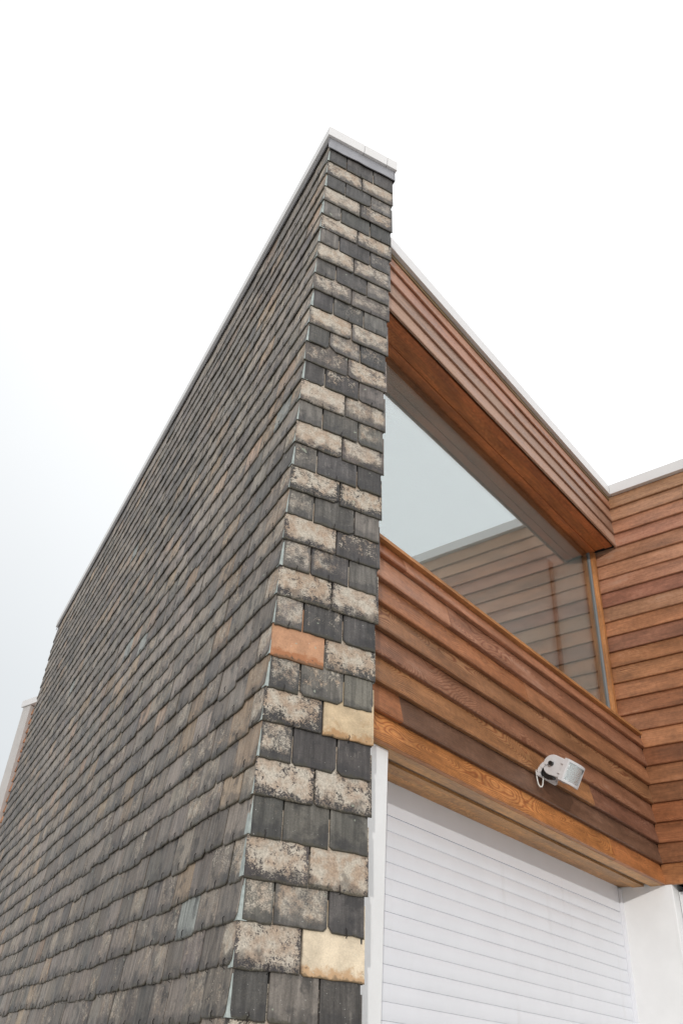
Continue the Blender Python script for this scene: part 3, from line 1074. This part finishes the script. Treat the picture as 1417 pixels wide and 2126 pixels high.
bS = (4.1, YS, 0)
sh = thing('roller_shutter', 'closed white roller shutter of narrow curved slats under the cedar soffit', 'shutter', bS)
SX0, SX1 = 2.70, XR - 0.028
PIT = 0.0667
zs_top = 1.035 + EYE
mb = Rel(bS).box(SX0, SX1, YS - 0.004, YS + 0.03, zs_top + 0.0015, Z_BOT + 0.02)
mb.build('head_box', SHUT, sh)
z = zs_top
first_mesh = None
while z > 0.03:
    zlo = max(z - PIT, 0.0)
    if first_mesh is None:
        mb = Rel((4.1, YS, zlo))
        hgt = z - zlo
        prof = []
        for i in range(8):
            t = i / 7
            prof.append((YS - 0.0062 * math.sin(math.pi * (0.06 + 0.94 * t)) ** 0.8 if t < 1 else YS + 0.001, zlo + 0.001 + (hgt - 0.001) * t))
        prof += [(YS + 0.012, z), (YS + 0.012, zlo)]
        mb.prism(prof[::-1], SX0, SX1, lambda p, t: (t, p[0], p[1]))
        o = mb.build('slat', SHUT, sh, loc=(0, 0, zlo))
        first_mesh = o
    else:
        o = first_mesh.copy()
        COL.objects.link(o)
        o.parent = sh
        o.location = (RC.uniform(-.001, .001), RC.uniform(-.0008, .0008), zlo)
    z = zlo
Rel(bS).box(SX0, SX1, YS + 0.013, YS + 0.03, 0.0, zs_top).build('shutter_back', SHUT, sh)
Rel(bS).box(XR - 0.0265, XR + 0.011, YS - 0.018, YS + 0.04, 0.0, Z_BOT - 0.002).build('guide_rail', SHUT, sh)

# ------------------------------------------------------------------ floodlight on the spandrel
LC = Vector((4.047, 1.847, 1.416 + EYE))
FWD = Vector((0, -0.88, -0.475)).normalized()
UPV = Vector((0, -0.475, 0.88)).normalized()
bFL = (4.047, YL, 1.42 + EYE)
lamp = thing('floodlight', 'white floodlight on a bent bracket fixed to the cedar boards above the shutter', 'light', bFL)


def lp(x, f, b):
    p = LC + Vector((x, 0, 0)) + FWD * f + UPV * b
    return (p.x, p.y, p.z)


HW, HH = 0.0925, 0.058
body_prof = [(-0.014, 0.050), (-0.05, 0.052)]
for i in range(13):
    a = math.pi / 2 + math.pi * i / 12
    body_prof.append((-0.078 + 0.054 * math.cos(a), 0.054 * math.sin(a)))
body_prof += [(-0.05, -0.052), (-0.014, -0.050)]
mb = Rel(bFL)
mb.prism(body_prof, -HW + 0.006, HW - 0.006, lambda p, t: lp(t, p[0], p[1]))
hous = bevel(mb.build('housing', LAMPW, lamp), 0.004, 3)
# front bezel, bowed forward across its width


def bow(x):
    return 0.024 * (1 - (x / HW) ** 2)


def bowed(mb, xa, xb, ba, bb, f0, f1, n=10):
    for i in range(n):
        p, q = xa + (xb - xa) * i / n, xa + (xb - xa) * (i + 1) / n
        P = [[lp(x, f + bow(x), b_) for b_ in (ba, bb)] for f in (f0, f1) for x in (p, q)]
        (c0a, c0b), (c1a, c1b), (d0a, d0b), (d1a, d1b) = P
        mb.poly([d0a, d1a, d1b, d0b])
        mb.poly([c1a, c0a, c0b, c1b])
        mb.poly([c0b, d0b, d1b, c1b])
        mb.poly([c0a, c1a, d1a, d0a])


mb = Rel(bFL)
bowed(mb, -HW, HW, 0.046, HH, -0.016, 0.004)
bowed(mb, -HW, HW, -HH, -0.046, -0.016, 0.004)
bowed(mb, -HW, -HW + 0.011, -0.0462, 0.0462, -0.017, 0.003, 2)
bowed(mb, HW - 0.014, HW, -0.0462, 0.0462, -0.017, 0.003, 2)
mb.prism([(-0.016, -HH), (0.004, -HH), (0.004, HH), (-0.016, HH)], -HW - 0.0015, -HW, lambda p, t: lp(t, p[0], p[1]))
mb.prism([(-0.016, -HH), (0.004, -HH), (0.004, HH), (-0.016, HH)], HW, HW + 0.0015, lambda p, t: lp(t, p[0], p[1]))
bez = mb.build('bezel', LAMPW, lamp)
# hinge lugs on the near side
for bb in (0.022, -0.03):
    mb = Rel(bFL)
    mb.prism([(-0.03, bb), (-0.012, bb), (-0.012, bb + 0.014), (-0.03, bb + 0.014)], -HW - 0.003, -HW + 0.008, lambda p, t: lp(t, p[0], p[1]))
    mb.build('clip', LAMPW, bez)
# hammered lens bowed with the bezel
mb = Rel(bFL)
n = 16
for i in range(n):
    xa, xb = -HW + 0.010 + (2 * HW - 0.023) * i / n, -HW + 0.010 + (2 * HW - 0.023) * (i + 1) / n
    mb.poly([lp(xa, bow(xa) - 0.003, -0.047), lp(xb, bow(xb) - 0.003, -0.047), lp(xb, bow(xb) - 0.003, 0.047), lp(xa, bow(xa) - 0.003, 0.047)])
    mb.poly([lp(xa, -0.014, 0.047), lp(xb, -0.014, 0.047), lp(xb, -0.014, -0.047), lp(xa, -0.014, -0.047)])
mb.build('lens', REFL, bez)
# pivot knobs
for sx in (-1, 1):
    mb = Rel(bFL)
    mb.tube([lp(sx * (HW - 0.004), -0.081, 0.003), lp(sx * (HW + 0.014), -0.081, 0.003)], 0.0115, 16)
    mb.build('knob', BLACK, hous)
# U bracket: two bent arms and a plate against the boards
for sx in (-1, 1):
    xk = 4.047 + sx * (HW - 0.001)
    path = [lp(0, -0.066, 0.008), lp(0, -0.085, 0.005), None, None, None]
    arm = [(1.902, 1.476), (1.925, 1.472), (1.955, 1.464), (1.978, 1.447), (1.992, 1.424), (1.994, 1.408)]
    mb = Rel(bFL)
    hw = 0.011
    for i in range(len(arm) - 1):
        (ya, za), (yb, zb_) = arm[i], arm[i + 1]
        ta = Vector((0, yb - ya, zb_ - za)).normalized()
        nv = Vector((0, -ta.z, ta.y))
        q = []
        for (yy, zz) in ((ya, za), (yb, zb_)):
            for s_ in (-1, 1):
                q.append((yy + nv.y * hw * s_, zz + nv.z * hw * s_))
        prof = [q[0], q[1], q[3], q[2]]
        mb.prism(prof, xk - 0.0015 + sx * 0.0025, xk + 0.0015 + sx * 0.0025, lambda p, t: (t, p[0], p[1] + EYE))
    mb.build('bracket_arm', LAMPW, lamp)
mb = Rel(bFL).box(4.047 - HW - 0.001, 4.047 + HW + 0.001, 1.988, 2.0, 1.404 + EYE, 1.428 + EYE)
bevel(mb.build('bracket_plate', LAMPW, lamp), 0.002, 2)
# black cable gland under the rear of the housing
mb = Rel(bFL)
xg = 4.047 - HW + 0.03
mb.prism([(-0.128, -0.022), (-0.098, -0.048), (-0.05, -0.054), (-0.05, -0.066), (-0.092, -0.078), (-0.122, -0.068), (-0.134, -0.045)], -HW + 0.012, -HW + 0.045, lambda p, t: lp(t, p[0], p[1]))
jbx = bevel(mb.build('junction_box', BLACK, lamp), 0.004, 2)
# cable: loops down from the gland and back up into the wall
c0 = Vector(lp(-HW + 0.028, -0.11, -0.08))
pts = [c0 + Vector((0, 0, 0.01)), c0 + Vector((0.0, 0.004, -0.012)), c0 + Vector((-0.002, 0.006, -0.032)), c0 + Vector((-0.006, 0.010, -0.044)),
       c0 + Vector((-0.014, 0.016, -0.046)), c0 + Vector((-0.020, 0.022, -0.034)), c0 + Vector((-0.022, 0.026, -0.006)), c0 + Vector((-0.022, 0.028, 0.025)),
       c0 + Vector((-0.018, 0.032, 0.045)), c0 + Vector((-0.010, 0.045, 0.05))]
sm = []
for i in range(len(pts) - 1):
    for t in (0, .33, .66):
        sm.append(pts[i].lerp(pts[i + 1], t))
mb = Rel(bFL)
mb.tube([tuple(p) for p in sm], 0.0036, 8)
mb.build('cable', CABLE, jbx, smooth=True)

# ------------------------------------------------------------------ far cedar wall beyond the slate wall
XC = 5.40
bC = (XC, 9.0, 0)
far = thing('far_cedar_wall', 'far cedar wall with pale grey corner trim peeping past the end of the slate wall', 'wall', bC)
ZC = 3.98 + EYE
Rel(bC).box(XC + 0.034, XC + 2.0, 8.2, 10.2, 0, ZC).build('wall_core', CORE, far)
r_ = 0
while ZC - (r_ + 1) * BE > 0.05:
    board('y', 8.2, 10.07, ZC - (r_ + 1) * BE, XC, far, bC, wood_at((0.38, 0.18, 0.095), .1, .2))
    r_ += 1
mb = Rel(bC).box(XC - 0.035, XC + 0.08, 10.072, 10.25, 0, ZC - 0.002)
bevel(mb.build('corner_trim', GREYT, far), 0.003, 2)
mb = Rel(bC).box(XC - 0.055, XC + 2.0, 8.2, 10.28, ZC, ZC + 0.088)
bevel(mb.build('coping', CAP, far), 0.002, 2)
